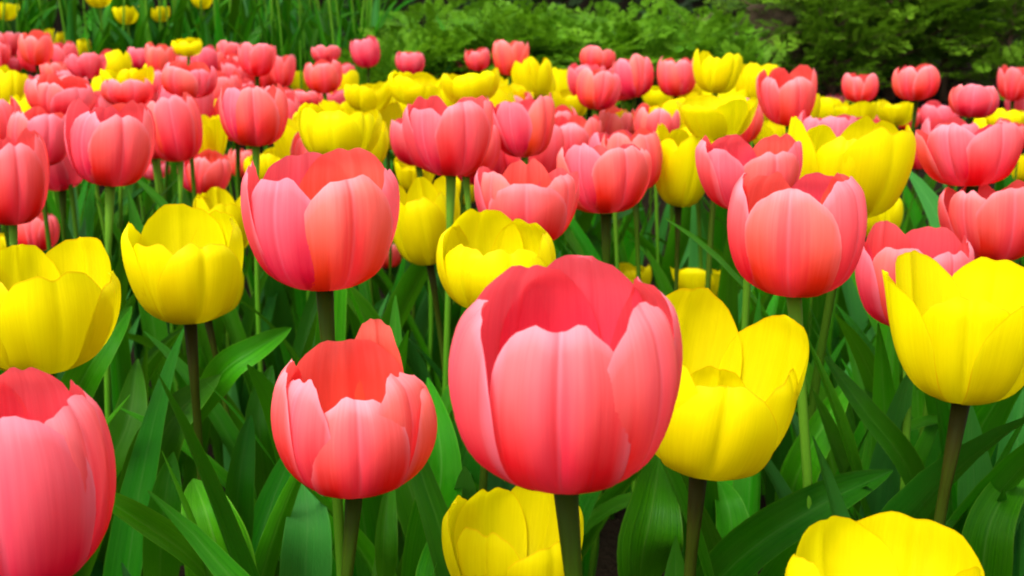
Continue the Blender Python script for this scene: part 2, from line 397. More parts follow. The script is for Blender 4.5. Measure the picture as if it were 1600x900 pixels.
# ------------------------------------------------------------------ one tulip
TULIPS = {}; HEADS = []; PENDING = []
def tulip(key, colour, cx, cy, w, h, label, group, D=None, kind=None, yaw=None, tilt=(0, 0), petals=None, var=None,
          leaves=3, stem=None, base=None, bot=None, small=None):
    """a tulip whose bloom is w x h photo pixels round (cx, cy); base = (px shift) of the stem foot at ground"""
    R = random.Random(int(cx * 13 + cy * 7))
    if D is None: D = (0.068 if colour == 'P' else 0.070) * R.uniform(0.96, 1.04)
    d = D * FPX / w
    e = PITCH + math.atan((cy - 450) / FPX)
    if kind is None: kind = R.choice(['bulb', 'bulb', 'cup']) if colour == 'P' else R.choice(['cup', 'bulb', 'open', 'cup'])
    rim = {'bulb': 0.80, 'cup': 0.95, 'open': 1.0}[kind]
    H = D * min(max((0.95 * h / w - 0.5 * rim * math.sin(e)) / math.cos(e), 0.55), 1.25)
    top = at(cx + (bot or 0), cy + h * 0.45, d)
    HEADS.append((cx, cy, w, h, d))
    lean = base if base is not None else R.uniform(-0.025, 0.025)
    foot = Vector((top.x + lean, top.y + R.uniform(-0.02, 0.02), 0)); foot.z = gz(foot.x, foot.y)
    root = empty("tulip", foot)
    tag(root, label, "tulip", group)
    # stem
    rel = top - foot
    b1 = R.uniform(-0.018, 0.018); b2 = R.uniform(-0.012, 0.012)
    pts = []
    for i in range(11):
        t = i / 10
        pts.append(Vector((rel.x * t + b1 * math.sin(math.pi * t), rel.y * t + b2 * math.sin(math.pi * t), rel.z * t)))
    rad = D * 0.038
    V, F, UV = tube_geo(pts, [rad * (1.15 - 0.25 * i / 10) * (1 + 0.06 * math.sin(i * 2.1 + b1 * 900)) for i in range(9)] + [rad * 1.0, rad * 1.55], 9)
    sm = stem or (R.choice([M_STEM_O, M_STEM_O, M_STEM_G]) if colour == 'P' else R.choice([M_STEM_B, M_STEM_G, M_STEM_O]))
    obj("stem", mesh("stem", V, F, sm, UV), root)
    rot = Euler((math.radians(tilt[0] + (R.uniform(-8, 8) if not petals else 0)), math.radians(tilt[1] + (R.uniform(-8, 8) if not petals else 0)),
                 0)).to_matrix() @ Euler((0, 0, math.radians(yaw if yaw is not None else R.uniform(0, 360)))).to_matrix()
    mw = rot.to_4x4() @ Matrix.Diagonal((D, D, H, 1))
    if small is None: small = w < 62
    if small:
        hd = obj("flower_head", variant_small(colour, kind, R.randrange(9)), root)
        hd.matrix_local = Matrix.Translation(rel) @ mw
    else:
        hd = obj("flower_head", CORE, root)
        hd.matrix_local = Matrix.Translation(rel) @ mw
        if petals is not None or w > 140:
            g, mat = make_bloom(colour, kind, int(cx * 3 + cy), 25, 22, petals)
            ms = [mesh("petal", a, b, mat, c, rim=e) for a, b, c, e in g]
        else: ms = variant(colour, kind, R.randrange(8) if var is None else var)
        for m in ms: obj("petal", m, hd)
    PENDING.append((root, rel, leaves, R.random()))
    TULIPS[key] = root
    return root

def path_leaf(key, pts, wpx, fold=0.5, face=0.3, seed=0):
    """a leaf of tulip `key` along world points given as (px, py, depth)"""
    root = TULIPS[key]
    P = np.array([list(at(*p)) for p in pts]); nv, nu = 20, 9
    dm = float(np.mean([p[2] for p in pts])); W = wpx * dm / FPX
    R = random.Random(seed); ph = R.uniform(0, 6.3)
    V = []; UV = []
    for j in range(nv):
        t = j / (nv - 1); c = Vector(crom(P, t)); d = Vector(crom(P, min(t + .02, 1)) - crom(P, max(t - .02, 0))).normalized()
        view = (CAM - c).normalized()
        nrm = (view + Vector((math.sin(face) * 0.9, 0, 0.55)) * abs(face) * 2).normalized()
        nrm = (nrm - d * nrm.dot(d)).normalized(); side = d.cross(nrm)
        w = W * 0.5 * (0.55 + 0.45 * sstep(0, 0.35, t)) * max(0.0, 1 - t ** 2.8) ** 0.85 + 0.0004
        for i in range(nu):
            u = 2 * i / (nu - 1) - 1
            q = c + side * (u * w) + nrm * (abs(u) ** 1.4 * w * math.sin(fold)) + nrm * (0.12 * w * u * u * math.sin(8 * t + ph + u))
            V.append(q - root.location); UV.append((0.5 + 0.5 * u, t))
    F = [(j * nu + i, j * nu + i + 1, (j + 1) * nu + i + 1, (j + 1) * nu + i) for j in range(nv - 1) for i in range(nu - 1)]
    obj("leaf", mesh("leaf", V, F, M_LEAF, UV), root)

GP, GY = "pink tulips of the bed", "yellow tulips of the bed"
P_, Y_ = 'P', 'Y'
def T(key, c, cx, cy, w, h, label, **kw):
    kw.setdefault('leaves', 4 if w > 70 else 2)
    return tulip(key, c, cx, cy, w, h, label, GP if c == 'P' else GY, **kw)

# ---- nearest blooms
T('hero', P_, 883, 588, 352, 362, "largest pink tulip, an open cup with deep red inside on a thick dark stem", D=0.076, kind='bulb', yaw=0, base=-0.006, stem=M_STEM_O,
  petals={0: dict(a=-6, A=40, hf=0.90, notch=0.055, crease=0.085, lean=-0.03, curl=0.0, off=0.98, cup=0.03, side=.60, asym=-.10, q=.46, skew=0, ef=0),
          1: dict(a=56, A=48, hf=0.94, notch=0, lean=0.0, curl=0.04, off=0.95, cup=0.03, side=.46, q=.6, skew=0, ef=0),
          5: dict(a=-82, A=44, hf=0.91, notch=0.0, lean=-0.02, off=1.0, ruff=.02, curl=.06, cup=0.0, side=.55, q=.5, ef=0.06, skew=0),
          2: dict(a=112, A=46, hf=0.98, notch=0.03, curl=0.10, off=.98), 3: dict(a=166, A=54, hf=1.03, notch=-0.03, off=.95, skew=0), 4: dict(a=-150, A=54, hf=1.0, notch=0.0, off=.97, q=.5)})
T('fold', P_, 555, 650, 244, 250, "pink tulip with a petal tip folded out over its back rim", D=0.067, kind='bulb', yaw=0, stem=M_STEM_O, base=0.0,
  petals={0: dict(a=12, A=42, hf=0.80, notch=0.045, crease=.04, lean=-0.08, curl=0.08, off=1.02, side=.5, q=.5, skew=0), 1: dict(a=58, A=40, hf=0.91, lean=-0.02, notch=.04, off=.94, side=.5, q=.5),
          2: dict(a=96, A=42, hf=0.80, lean=0.02, off=1.02, side=.5, q=.5, notch=0), 3: dict(a=192, A=62, hf=0.97, notch=0.0, q=.5, off=.95, crease=.05), 4: dict(a=166, A=24, hf=1.06, lean=-.02, flip=.14, off=1.02, notch=0, q=.5, side=.7, skew=0),
          5: dict(a=-46, A=38, hf=0.90, lean=-0.02, off=.97, notch=.03), 6: dict(a=-84, A=44, hf=0.94, q=.5, side=.6, notch=0, lean=0.0, off=1.0)})
T('broad', P_, 507, 349, 243, 223, "broad pink tulip with four scalloped front lobes, above the folded-tip bloom", D=0.073, kind='cup', yaw=0, stem=M_STEM_O, base=0.004,
  petals={0: dict(a=-32, A=44, hf=0.96, notch=0.06, lean=-0.08, crease=.05, off=.98, q=.5), 1: dict(a=34, A=46, hf=0.96, lean=-.06, notch=.045, off=1.0, q=.55), 5: dict(a=-84, A=42, hf=1.0, notch=0.03, off=1.0),
          2: dict(a=88, A=42, hf=0.96, off=.97), 3: dict(a=160, A=54, hf=1.05, notch=0, off=.95), 4: dict(a=-155, A=54, hf=1.0, notch=0, off=.97)})
T('corner', P_, 36, 750, 300, 355, "very large pink tulip cropped at the photo's lower corner, below a wide yellow bloom", D=0.070, kind='bulb', yaw=0,
  petals={0: dict(a=14, A=60, hf=0.97, notch=0.02, lean=-0.02, q=.45, side=.5, skew=0, off=1.02, crease=.05, ef=0), 1: dict(a=76, A=46, hf=0.97, q=.45, side=.55, skew=0, notch=.03, off=.95, lean=0), 2: dict(hf=0.95, q=.5, notch=0), 3: dict(hf=1.0, q=.5, notch=0), 4: dict(hf=1.0, q=.5, notch=0), 5: dict(A=50, hf=0.9, q=.5)})
T('gape', Y_, 1140, 604, 258, 284, "gaping yellow tulip with a deep rim notch, half behind the largest pink tulip", D=0.076, kind='cup', yaw=-6, tilt=(2, 8), stem=M_STEM_B, bot=-48, base=0.0,
  petals={0: dict(a=4, A=48, hf=0.72, notch=0.02, lean=-0.10, q=.5, skew=0, off=1.02), 1: dict(a=66, A=44, hf=0.78, lean=0.02, q=.5, side=.5), 2: dict(a=122, A=54, hf=0.99, lean=0.05, curl=0.04, side=.5, skew=0, notch=0, q=.5, off=1.0),
          3: dict(a=172, A=38, hf=0.56, lean=-0.05, off=.85), 4: dict(a=-150, A=54, hf=1.04, lean=0.05, notch=0, q=.5), 5: dict(a=-52, A=44, hf=0.80)})
T('redrim', Y_, 1502, 515, 250, 245, "big yellow tulip with thin red petal margins on a dark brown stem", D=0.074, kind='open', yaw=31, stem=M_STEM_B, base=0.004,
  petals={0: dict(A=50, hf=0.90, lean=-0.02, notch=0.03, q=.5), 5: dict(A=52, hf=0.90, lean=-0.02, q=.5), 1: dict(hf=0.9), 2: dict(hf=0.98, notch=0), 3: dict(A=58, hf=1.03, notch=0), 4: dict(hf=0.95, A=50)})
T('low', Y_, 804, 850, 218, 218, "yellow tulip hanging low, crossed by the largest pink tulip's dark stem", D=0.070, kind='cup', yaw=28, stem=M_STEM_G)
T('rimcrop', Y_, 1383, 930, 318, 240, "yellow tulip cropped by the bottom edge so only its wavy rim shows", D=0.074, kind='cup', yaw=30,
  petals={2: dict(A=58, hf=1.02, notch=0.0), 3: dict(A=60, hf=1.06, notch=0), 4: dict(A=52, hf=0.99), 0: dict(hf=0.75), 5: dict(hf=0.75), 1: dict(hf=0.85)})
T('magenta', P_, 1240, 367, 210, 205, "pink tulip with a magenta-flushed side petal, above the gaping yellow tulip", D=0.070, kind='bulb', yaw=22, stem=M_STEM_G,
  petals={0: dict(a=24, A=52, hf=1.03, notch=0.03, q=.52, off=.98), 5: dict(a=-40, A=46, hf=0.96, notch=0, off=1.02, q=.55), 1: dict(a=82, A=44, hf=1.0), 2: dict(hf=0.98)})
T('solo', Y_, 297, 423, 182, 175, "rounded yellow tulip over two thin dark stems, with a small yellow bloom touching its shoulder", D=0.068, kind='cup', yaw=32, stem=M_STEM_B, base=0.006,
  petals={0: dict(A=50, hf=0.91, notch=0.05, lean=0.02, q=.5), 5: dict(A=50, hf=0.91, notch=0.05, lean=0.02, q=.5), 2: dict(hf=1.06, notch=0), 3: dict(hf=1.12, A=58, notch=0, q=.5), 4: dict(hf=1.05)})
T('hidden', Y_, 323, 440, 118, 118, "yellow tulip hidden behind the rounded yellow one, with little but its dark stem showing", D=0.064, kind='bulb', stem=M_STEM_B, base=0.004, leaves=2)
T('wide', Y_, 70, 482, 235, 212, "wide yellow tulip with one pointed petal flaring out", D=0.078, kind='cup', yaw=30,
  petals={0: dict(hf=0.97, A=50, notch=0.05, q=.5), 5: dict(hf=0.97, A=48, notch=.03, q=.5), 1: dict(A=46, hf=0.82, lean=0.12, notch=-0.05), 2: dict(hf=1.04, notch=0), 3: dict(hf=1.0), 4: dict(hf=0.98)})
T('halfhid', Y_, 777, 412, 186, 160, "yellow tulip with its lower half hidden by the largest pink tulip", D=0.070, kind='bulb', yaw=20, bot=0,
  petals={0: dict(hf=0.80, A=50), 1: dict(hf=0.90), 2: dict(hf=0.95), 3: dict(hf=1.06, A=58, notch=0.04), 4: dict(hf=0.95), 5: dict(hf=0.80)})
T('mouth', P_, 1420, 432, 178, 175, "pink tulip with a bright red open mouth, partly behind the red-margined yellow tulip", D=0.068, kind='cup', yaw=25,
  petals={0: dict(hf=0.90), 5: dict(hf=0.92), 1: dict(hf=0.95), 3: dict(hf=1.0, notch=0), 2: dict(hf=0.96, notch=0), 4: dict(hf=0.9)})
T('edge', P_, 1552, 345, 155, 140, "pink tulip at the picture edge, right above the red-margined yellow tulip", D=0.070, kind='cup', yaw=-2)
T('sliver', P_, 825, 318, 160, 136, "pink tulip with a yellow sliver behind its flank, above the half hidden yellow tulip", D=0.070, kind='cup', yaw=5,
  petals={0: dict(A=60, hf=0.86, notch=0.0), 3: dict(hf=1.02), 5: dict(hf=0.98), 1: dict(hf=0.95)})
T('tall', P_, 172, 228, 137, 136, "round pink tulip on a long bare stem that runs down beside the wide yellow tulip", D=0.069, kind='bulb', yaw=28, stem=M_STEM_G, base=-0.008)
T('lobes', P_, 947, 279, 148, 121, "pink tulip with several pointed lobes, in front of a narrow yellow petal", D=0.071, kind='cup', yaw=18, stem=M_STEM_O)
T('pale', P_, 1172, 272, 163, 128, "pale pink tulip tucked against the magenta-flushed pink bloom, one petal tip sticking up", D=0.068, kind='cup', yaw=12)
T('scallop', P_, 1520, 240, 158, 112, "wide pink tulip with a pale side petal, above the bloom cropped by the picture edge", D=0.073, kind='cup', yaw=10)
T('bigback', Y_, 1322, 262, 192, 168, "large wide yellow tulip behind the magenta-flushed pink bloom", D=0.090, kind='cup', yaw=25)
T('below', Y_, 1372, 335, 70, 80, "yellow tulip showing only a wedge under the large wide yellow bloom", D=0.066)
T('neck', Y_, 672, 344, 115, 148, "tall yellow tulip touching the broad pink tulip's shoulder", D=0.066, kind='cup', yaw=5)
T('big22', P_, 705, 215, 142, 130, "big pink tulip with a plump cup in front of the far yellow patch", D=0.072, kind='cup', yaw=30)
T('beside', P_, 820, 199, 104, 104, "pink tulip with one petal swept outward, touching the plump pink cup beside it", D=0.068, kind='cup', yaw=38)
T('lcrop', P_, 20, 282, 122, 152, "pink tulip cropped by the photo's edge, above the wide yellow bloom", D=0.064, kind='bulb', yaw=30)
T('l2', P_, 62, 215, 98, 96, "shaded pink tulip squeezed between the edge-cropped bloom and the long-stemmed round one", D=0.064)
T('l3', P_, 282, 203, 90, 110, "slim pink tulip with a yellow bloom glowing behind its flank", D=0.066, kind='bulb', yaw=20)
T('l4', P_, 400, 182, 108, 104, "egg-shaped pink tulip just above and behind the broad pink tulip's rim", D=0.068, kind='bulb', yaw=20)
T('l5', P_, 452, 182, 52, 72, "narrow strip of pink tulip behind the egg-shaped pink bloom", D=0.050, kind='bulb')
T('y1', Y_, 528, 208, 128, 98, "wide yellow tulip standing directly behind the broad pink tulip", D=0.076, kind='cup', yaw=0)
T('y2', Y_, 606, 199, 62, 80, "slim yellow tulip between the wide yellow bloom and the plump pink cup", D=0.056, kind='cup')
T('y3', Y_, 648, 272, 70, 62, "yellow tulip with just its ragged rim above the tall yellow one", D=0.060)
T('y4', Y_, 724, 290, 55, 60, "yellow tulip lurking beneath the plump pink cup", D=0.062)
T('y5', Y_, 425, 262, 74, 58, "low yellow tulip beside the broad pink tulip's far shoulder", D=0.066)
T('y6', Y_, 330, 200, 62, 118, "yellow tulip mostly covered by the slim pink one", D=0.056)
T('y7', Y_, 356, 348, 94, 104, "small yellow tulip wedged between the rounded yellow and the broad pink tulips", D=0.068, kind='cup')
T('y8', Y_, 1060, 262, 98, 132, "yellow tulip leaning out from behind the many-lobed pink bloom", D=0.068, kind='cup', yaw=15)
T('y9', Y_, 1088, 240, 92, 95, "yellow tulip half behind the pale pink one with the raised petal tip", D=0.074)
T('y10', Y_, 1092, 440, 90, 62, "yellow tulip far down among stems, its cup seen through the leaves", D=0.075, kind='open')
T('y11', Y_, 985, 440, 70, 60, "scrap of yellow tulip showing over the largest pink tulip's rim", D=0.062, kind='cup')
T('y12', Y_, 5, 385, 70, 55, "yellow tulip rim peeping over the wide yellow bloom at the picture edge", D=0.068)
T('p12', P_, 58, 362, 72, 66, "shadowed pink tulip low behind the wide yellow bloom", D=0.066, kind='bulb')
T('p13', P_, 317, 271, 82, 72, "pink tulip low down, cut by a thin dark stem, below the slim pink bloom", D=0.072, kind='bulb')
T('p14', P_, 247, 266, 46, 28, "crimson sliver of tulip between the long-stemmed round bloom and a dark stem", D=0.060)
T('p15', P_, 378, 255, 46, 50, "small red-pink tulip showing behind a dark stem under the egg-shaped bloom", D=0.062)
T('p16', P_, 604, 398, 50, 44, "little crimson tulip tip showing under the broad pink tulip's side", D=0.064)
T('p17', P_, 900, 222, 84, 84, "pink tulip leaning away, between the swept-petal bloom and the many-lobed one", D=0.068, kind='cup')
T('p18', P_, 958, 195, 62, 56, "pink tulip split by a yellow petal standing in front of it", D=0.062)
T('y13', Y_, 973, 197, 34, 46, "narrow upright yellow bloom standing before two pink tulips", D=0.034, kind='bulb')
T('p19', P_, 1022, 198, 74, 68, "frilly-rimmed pink tulip behind the many-lobed bloom's shoulder", D=0.066)
T('p20', P_, 1232, 153, 92, 92, "upright pink tulip rising clear between two yellow patches", D=0.070, kind='cup', yaw=5)
T('y14', Y_, 1122, 185, 122, 75, "broad yellow tulip behind the pale pink one's raised tip", D=0.082, kind='open')
T('p21', P_, 1434, 228, 44, 80, "narrow dark pink tulip beside the large wide yellow bloom", D=0.050, kind='bulb')
# ---- far rows
FAR = [
 (P_, 930, 141, 72, 68, "pink tulip leaning over a yellow one beneath the shrub's paler fronds"),
 (P_, 930, 94, 56, 40, "small pink tulip just above the leaning pink one in the far rows"),
 (P_, 992, 121, 66, 70, "tall round pink tulip in the far rows, second of three side by side"),
 (P_, 1056, 121, 64, 66, "pink tulip touching a bright yellow one in the far rows"),
 (Y_, 1117, 115, 76, 70, "bright yellow tulip with ragged tips, highest yellow before the brown rock"),
 (Y_, 1178, 132, 70, 68, "yellow tulip with one petal raised, beside the ragged-tipped yellow one"),
 (Y_, 892, 164, 56, 48, "low yellow tulip under the leaning pink one in the far rows"),
 (Y_, 1029, 152, 48, 40, "little yellow tulip nestled below three far pink blooms"),
 (P_, 576, 83, 47, 50, "small pink tulip standing alone and tall before the dark leaves"),
 (P_, 642, 99, 46, 38, "little pink tulip alone in front of the feathery shrub"),
 (P_, 748, 94, 40, 36, "far pink tulip, upper one of an overlapping pair before the shrub"),
 (P_, 722, 107, 36, 34, "far pink tulip, lower one of an overlapping pair before the shrub"),
 (P_, 797, 92, 58, 58, "far pink tulip with flat rim, just above a tall yellow bloom"),
 (Y_, 836, 124, 66, 70, "tall ragged yellow tulip under the flat-rimmed far pink one"),
 (Y_, 878, 134, 44, 56, "yellow tulip at the flank of the tall ragged yellow one"),
 (Y_, 572, 152, 76, 48, "broad yellow tulip behind the slim yellow one in the far patch"),
 (Y_, 646, 142, 84, 50, "broad yellow tulip below the little pink one alone by the shrub"),
 (Y_, 738, 142, 92, 46, "wide low yellow tulip above the plump pink cup"),
 (P_, 560, 120, 26, 18, "tiny pale pink tulip tops above the far yellow patch"),
 (P_, 583, 120, 26, 18, "tiny pale pink tulip top under the tall lone pink bloom"),
 (P_, 668, 126, 36, 26, "tiny pink tulip poking out behind the broad far yellow bloom"),
 (P_, 510, 86, 46, 28, "small pink tulip rim just above a rounder pink one by the dark leaves"),
 (P_, 507, 121, 60, 54, "rounder pink tulip directly beneath a pink rim by the dark leaves"),
 (P_, 478, 156, 50, 30, "pale pink tulip rim beside the egg-shaped bloom's top"),
 (P_, 522, 156, 50, 30, "pale pink tulip rim above the wide yellow bloom"),
 (Y_, 470, 128, 36, 48, "yellow tulip strip between two pink far-row clusters"),
 (P_, 443, 111, 44, 54, "pink tulip at the end of the packed far pink row"),
 (P_, 402, 95, 60, 54, "largest pink tulip in the packed far pink row"),
 (P_, 358, 82, 40, 34, "pink tulip half hidden in the packed far pink row"),
 (P_, 371, 116, 48, 48, "pink tulip lower in the packed far row, above the egg-shaped bloom"),
 (P_, 293, 126, 88, 58, "wide pink tulip above the slim pink bloom"),
 (P_, 322, 98, 46, 48, "pink tulip behind the wide pink one of the far rows"),
 (Y_, 295, 76, 48, 26, "flat yellow rim over the far pink rows"),
 (P_, 220, 92, 42, 36, "far pink tulip beside the yellow pair behind the round bloom"),
 (P_, 249, 94, 48, 50, "far pink tulip between the flat yellow rim and the wide pink bloom"),
 (Y_, 187, 102, 42, 48, "yellow tulip between two small far pink blooms"),
 (Y_, 204, 130, 78, 42, "wide yellow tulip behind a flat-topped pink bloom"),
 (P_, 202, 146, 80, 48, "flat-topped pink tulip in front of a wide yellow rim"),
 (P_, 98, 140, 82, 50, "ruffled pink tulip, rear one of a pair over the long-stemmed bloom"),
 (P_, 96, 160, 104, 46, "ruffled wide pink tulip, front one of a pair over the shaded bloom"),
 (P_, 58, 77, 52, 54, "round pink tulip below two yellow tips at the bed's far corner"),
 (P_, 14, 70, 36, 40, "pink tulip at the bed's far corner cut by the picture edge"),
 (Y_, 71, 60, 30, 28, "yellow tip behind the round pink tulip in the bed's far corner"),
 (Y_, 92, 64, 24, 26, "small yellow tip beside the far corner's round pink tulip"),
 (P_, 104, 90, 42, 50, "narrow pink tulip beside the far corner's round pink one"),
 (Y_, 132, 78, 26, 34, "yellow strip of tulip over a smooth wide pink one"),
 (P_, 139, 104, 60, 42, "smooth wide pink tulip with two humps in the far rows"),
 (P_, 16, 102, 40, 30, "pale pink tulip rim over the yellow bloom at the picture edge"),
 (Y_, 14, 142, 66, 72, "yellow tulip at the picture edge, above the cropped pink bloom"),
 (Y_, 54, 116, 24, 28, "yellow petal tip beside the edge-cut yellow bloom"),
 (P_, 1343, 139, 56, 48, "small round pink tulip standing alone before the conifers"),
 (P_, 1432, 131, 72, 58, "pink tulip with one drooping petal before the conifers"),
 (P_, 1582, 131, 54, 58, "pink tulip before the conifers at the picture edge"),
 (Y_, 1290, 172, 60, 46, "yellow tulip beside the upright pink one in the far rows"),
 (Y_, 1340, 180, 72, 40, "yellow tulip rim below the small round lone pink one"),
 (Y_, 1400, 178, 66, 40, "yellow tulip rim below the pink one with the drooping petal"),
 (P_, 1306, 158, 34, 20, "pale pink tulip top beside the small round lone one"),
 (P_, 1362, 186, 54, 36, "pink tulip in a frilly band above the large wide yellow bloom"),
 (P_, 1412, 184, 54, 36, "pink tulip in the frilly band, under the drooping-petal bloom"),
 (P_, 1462, 184, 60, 48, "pink tulip in the frilly band over the wide pale-petalled bloom"),
 (P_, 1518, 160, 74, 54, "wide frilled pink tulip below the conifers"),
 (P_, 1592, 168, 50, 44, "pink tulip under the edge-cut one before the conifers"),
 (Y_, 1568, 188, 60, 40, "yellow tulip behind the wide pale-petalled pink bloom"),
 (Y_, 1540, 200, 50, 40, "yellow rim showing between far pink blooms near the picture edge"),
 (P_, 1575, 212, 60, 50, "pink tulip tight behind the wide pale-petalled bloom"),
 (Y_, 1210, 215, 70, 60, "yellow tulip under the upright pink bloom"),
 (Y_, 1594, 262, 44, 50, "yellow scrap of tulip at the picture edge below the wide pale-petalled bloom"),
]
for i, (c, cx, cy, w, h, lab) in enumerate(FAR):
    T('f%d' % i, c, cx, cy, w, h, lab, D=(0.066 if w < 64 else 0.070) * rng.uniform(0.95, 1.05))

# ---- packed blooms between the far rows
SKY_X = [0, 60, 140, 300, 430, 540, 600, 690, 800, 900, 1060, 1200, 1320, 1400, 1600]
SKY_Y = [62, 60, 72, 72, 78, 90, 118, 122, 112, 95, 98, 125, 150, 150, 145]
YELLOW_ZONES = [(-10, 60, 100, 190), (155, 250, 80, 165), (300, 350, 150, 260), (440, 640, 125, 240), (640, 790, 120, 180), (795, 905, 100, 180), (1010, 1290, 140, 215), (1200, 1440, 150, 215), (1540, 1620, 180, 215)]
R = random.Random(19); n_fill = 0
for trial in range(6000):
    if n_fill >= 150: break
    x = R.uniform(-20, 1620); sk = float(np.interp(x, SKY_X, SKY_Y))
    y = sk + 18 + (235 - sk) * R.random() ** 1.4
    ang = PITCH + math.atan((y - 450) / FPX)
    d = max(1.25, min(3.1, R.uniform(0.145, 0.185) / max(math.tan(ang), .02)))
    w = 0.073 * FPX / d * R.uniform(0.9, 1.1); h = w * R.uniform(0.88, 1.08)
    if y - h / 2 < sk + 3: continue
    bad = False
    for cx, cy, hw, hh, hd in HEADS:
        q = math.hypot((x - cx) / (0.5 * (w + hw)), (y - cy) / (0.5 * (h + hh)))
        if (hd > d and q < 0.66) or q < 0.22 or abs(hd - d) < 0.04 and q < .72: bad = True; break
    if bad: continue
    yz = any(a < x < b and c < y < e for a, b, c, e in YELLOW_ZONES)
    c = 'Y' if (yz and R.random() < .95) or (not yz and R.random() < .10) else 'P'
    n_fill += 1
    tulip('fill%d' % n_fill, c, x, y, w, h, ("pink" if c == 'P' else "yellow") + " tulip packed into the far rows, mostly hidden behind its neighbours",
          "packed pink tulips of the far rows" if c == 'P' else "packed yellow tulips of the far rows", D=w * d / FPX, leaves=1, small=True)
def leaf_ok(co, M):
    """no leaf may lie across a bloom that stands behind it, nor hang before the lens"""
    for q in co:
        p = M @ q - CAM; d = p.dot(FWD)
        if d < 0.40:
            if d > 0.02 and abs(p.dot(RIGHT)) < d * 0.5 and abs(p.dot(UP)) < d * 0.3: return False
            continue
        x = 800 + p.dot(RIGHT) / d * FPX; y = 450 - p.dot(UP) / d * FPX
        for cx, cy, w, h, hd in HEADS:
            if hd > d and ((x - cx) / (w * .5)) ** 2 + ((y - cy) / (h * .52)) ** 2 < 1: return False
    return True
LCO = [[m.vertices[i].co.copy() for i in range(0, len(m.vertices), 5)] for m in LEAVES]
def grow_leaves(up=False):
    for root, rel, n, sd in PENDING:
        R = random.Random(sd); a0 = R.uniform(0, 360)
        for i in range(n):
            for trial in range(40):
                q = R.randrange(N_SPREAD - 4, len(LEAVES)) if up else R.randrange(N_SPREAD); s = R.uniform(0.85, 1.15) * (1.0 if trial < 22 else 0.8 if trial < 32 else 0.62)
                zz = (0.01, 0.04, 0.09, 0.13, 0.02, 0.06)[i % 6]
                M = Matrix.Translation((rel.x * zz / max(rel.z, .1), rel.y * zz / max(rel.z, .1), zz)) @ \
                    Euler((0, 0, math.radians(a0 + i * 137 + R.uniform(-25, 25) + (trial * 31)))).to_matrix().to_4x4() @ \
                    Matrix.Diagonal((s, s, s * min(1.1, max(0.8, rel.z / 0.45)), 1))
                if leaf_ok(LCO[q], Matrix.Translation(root.location) @ M):
                    lf = obj("leaf", LEAVES[q], root); lf.matrix_local = M
                    break
    PENDING.clear()
# leafy plants that carry no bloom fill the gaps between the stems
R = random.Random(77)
for i in range(60):
    d = R.uniform(0.72, 2.0); px = R.uniform(-60, 1660)
    p = at(px, 600, d)
    t = tag(empty("tulip_plant", (p.x, p.y, gz(p.x, p.y))), "leafy green tulip plant without a bloom among the stems of the bed", "plant", "bloomless tulip plants in the bed")
    PENDING.append((t, Vector((0, 0, .45)), 5, R.random()))
grow_leaves()

# ---- hand-laid leaves in the open part of the bed
path_leaf('corner', [(400, 1010, .66), (310, 885, .60), (215, 812, .56), (110, 750, .54)], 52, 0.5, 0.5, 1)
path_leaf('tall', [(180, 1050, .95), (222, 790, .85), (262, 665, .83), (345, 585, .86)], 84, 0.4, 0.2, 2)
path_leaf('solo', [(245, 1050, .80), (250, 880, .74), (258, 780, .73), (271, 706, .74)], 66, 0.3, 0.5, 3)
path_leaf('solo', [(350, 1060, .74), (345, 900, .68), (325, 810, .67), (302, 748, .69)], 110, 0.3, 0.15, 4)
path_leaf('solo', [(372, 950, .82), (370, 800, .78), (380, 710, .78), (392, 648, .80)], 46, 0.5, 0.4, 5)
path_leaf('broad', [(640, 1050, .80), (672, 850, .74), (690, 720, .73), (668, 590, .76)], 78, 0.6, 0.1, 6)
path_leaf('fold', [(596, 1050, .66), (598, 900, .61), (602, 810, .61), (612, 740, .63)], 40, 0.5, 0.7, 7)
path_leaf('low', [(690, 1100, .70), (690, 950, .66), (690, 880, .66), (715, 780, .70)], 90, 0.4, 0.2, 8)
path_leaf('gape', [(995, 1060, .80), (1000, 900, .73), (1018, 800, .72), (1034, 700, .76)], 118, 0.3, 0.6, 9)
path_leaf('rimcrop', [(1040, 1000, .74), (1160, 870, .68), (1290, 785, .66), (1395, 735, .68)], 76, 0.7, 0.5, 10)
path_leaf('redrim', [(1470, 900, .78), (1425, 745, .70), (1350, 640, .68), (1288, 556, .70)], 42, 0.5, 0.3, 11)
path_leaf('redrim', [(1530, 1060, .72), (1535, 890, .68), (1560, 790, .68), (1640, 690, .72)], 80, 0.4, 0.3, 12)
path_leaf('wide', [(80, 700, .88), (125, 600, .80), (165, 535, .79), (206, 478, .82)], 54, 0.5, 0.3, 13)
path_leaf('y7', [(270, 700, 1.0), (340, 590, .95), (400, 545, .95), (455, 512, 1.0)], 50, 0.5, 0.7, 14)
path_leaf('broad', [(470, 1020, .74), (478, 880, .70), (480, 800, .70), (470, 730, .72)], 80, 0.4, 0.1, 15)
path_leaf('magenta', [(1160, 1050, .85), (1150, 900, .80), (1140, 800, .80), (1120, 745, .82)], 62, 0.5, 0.3, 16)
path_leaf('magenta', [(1220, 900, .92), (1240, 760, .86), (1290, 660, .85), (1330, 590, .88)], 58, 0.5, 0.4, 17)
path_leaf('mouth', [(1440, 980, .92), (1435, 800, .86), (1470, 680, .85), (1500, 610, .88)], 70, 0.5, 0.3, 18)
path_leaf('edge', [(1560, 900, .95), (1570, 760, .9), (1590, 660, .9), (1640, 580, .92)], 80, 0.4, 0.4, 19)
path_leaf('halfhid', [(705, 900, .92), (715, 760, .86), (735, 660, .85), (700, 560, .88)], 70, 0.4, 0.3, 20)
path_leaf('tall', [(150, 900, .98), (160, 760, .92), (200, 660, .92), (215, 560, .95)], 70, 0.4, 0.3, 21)
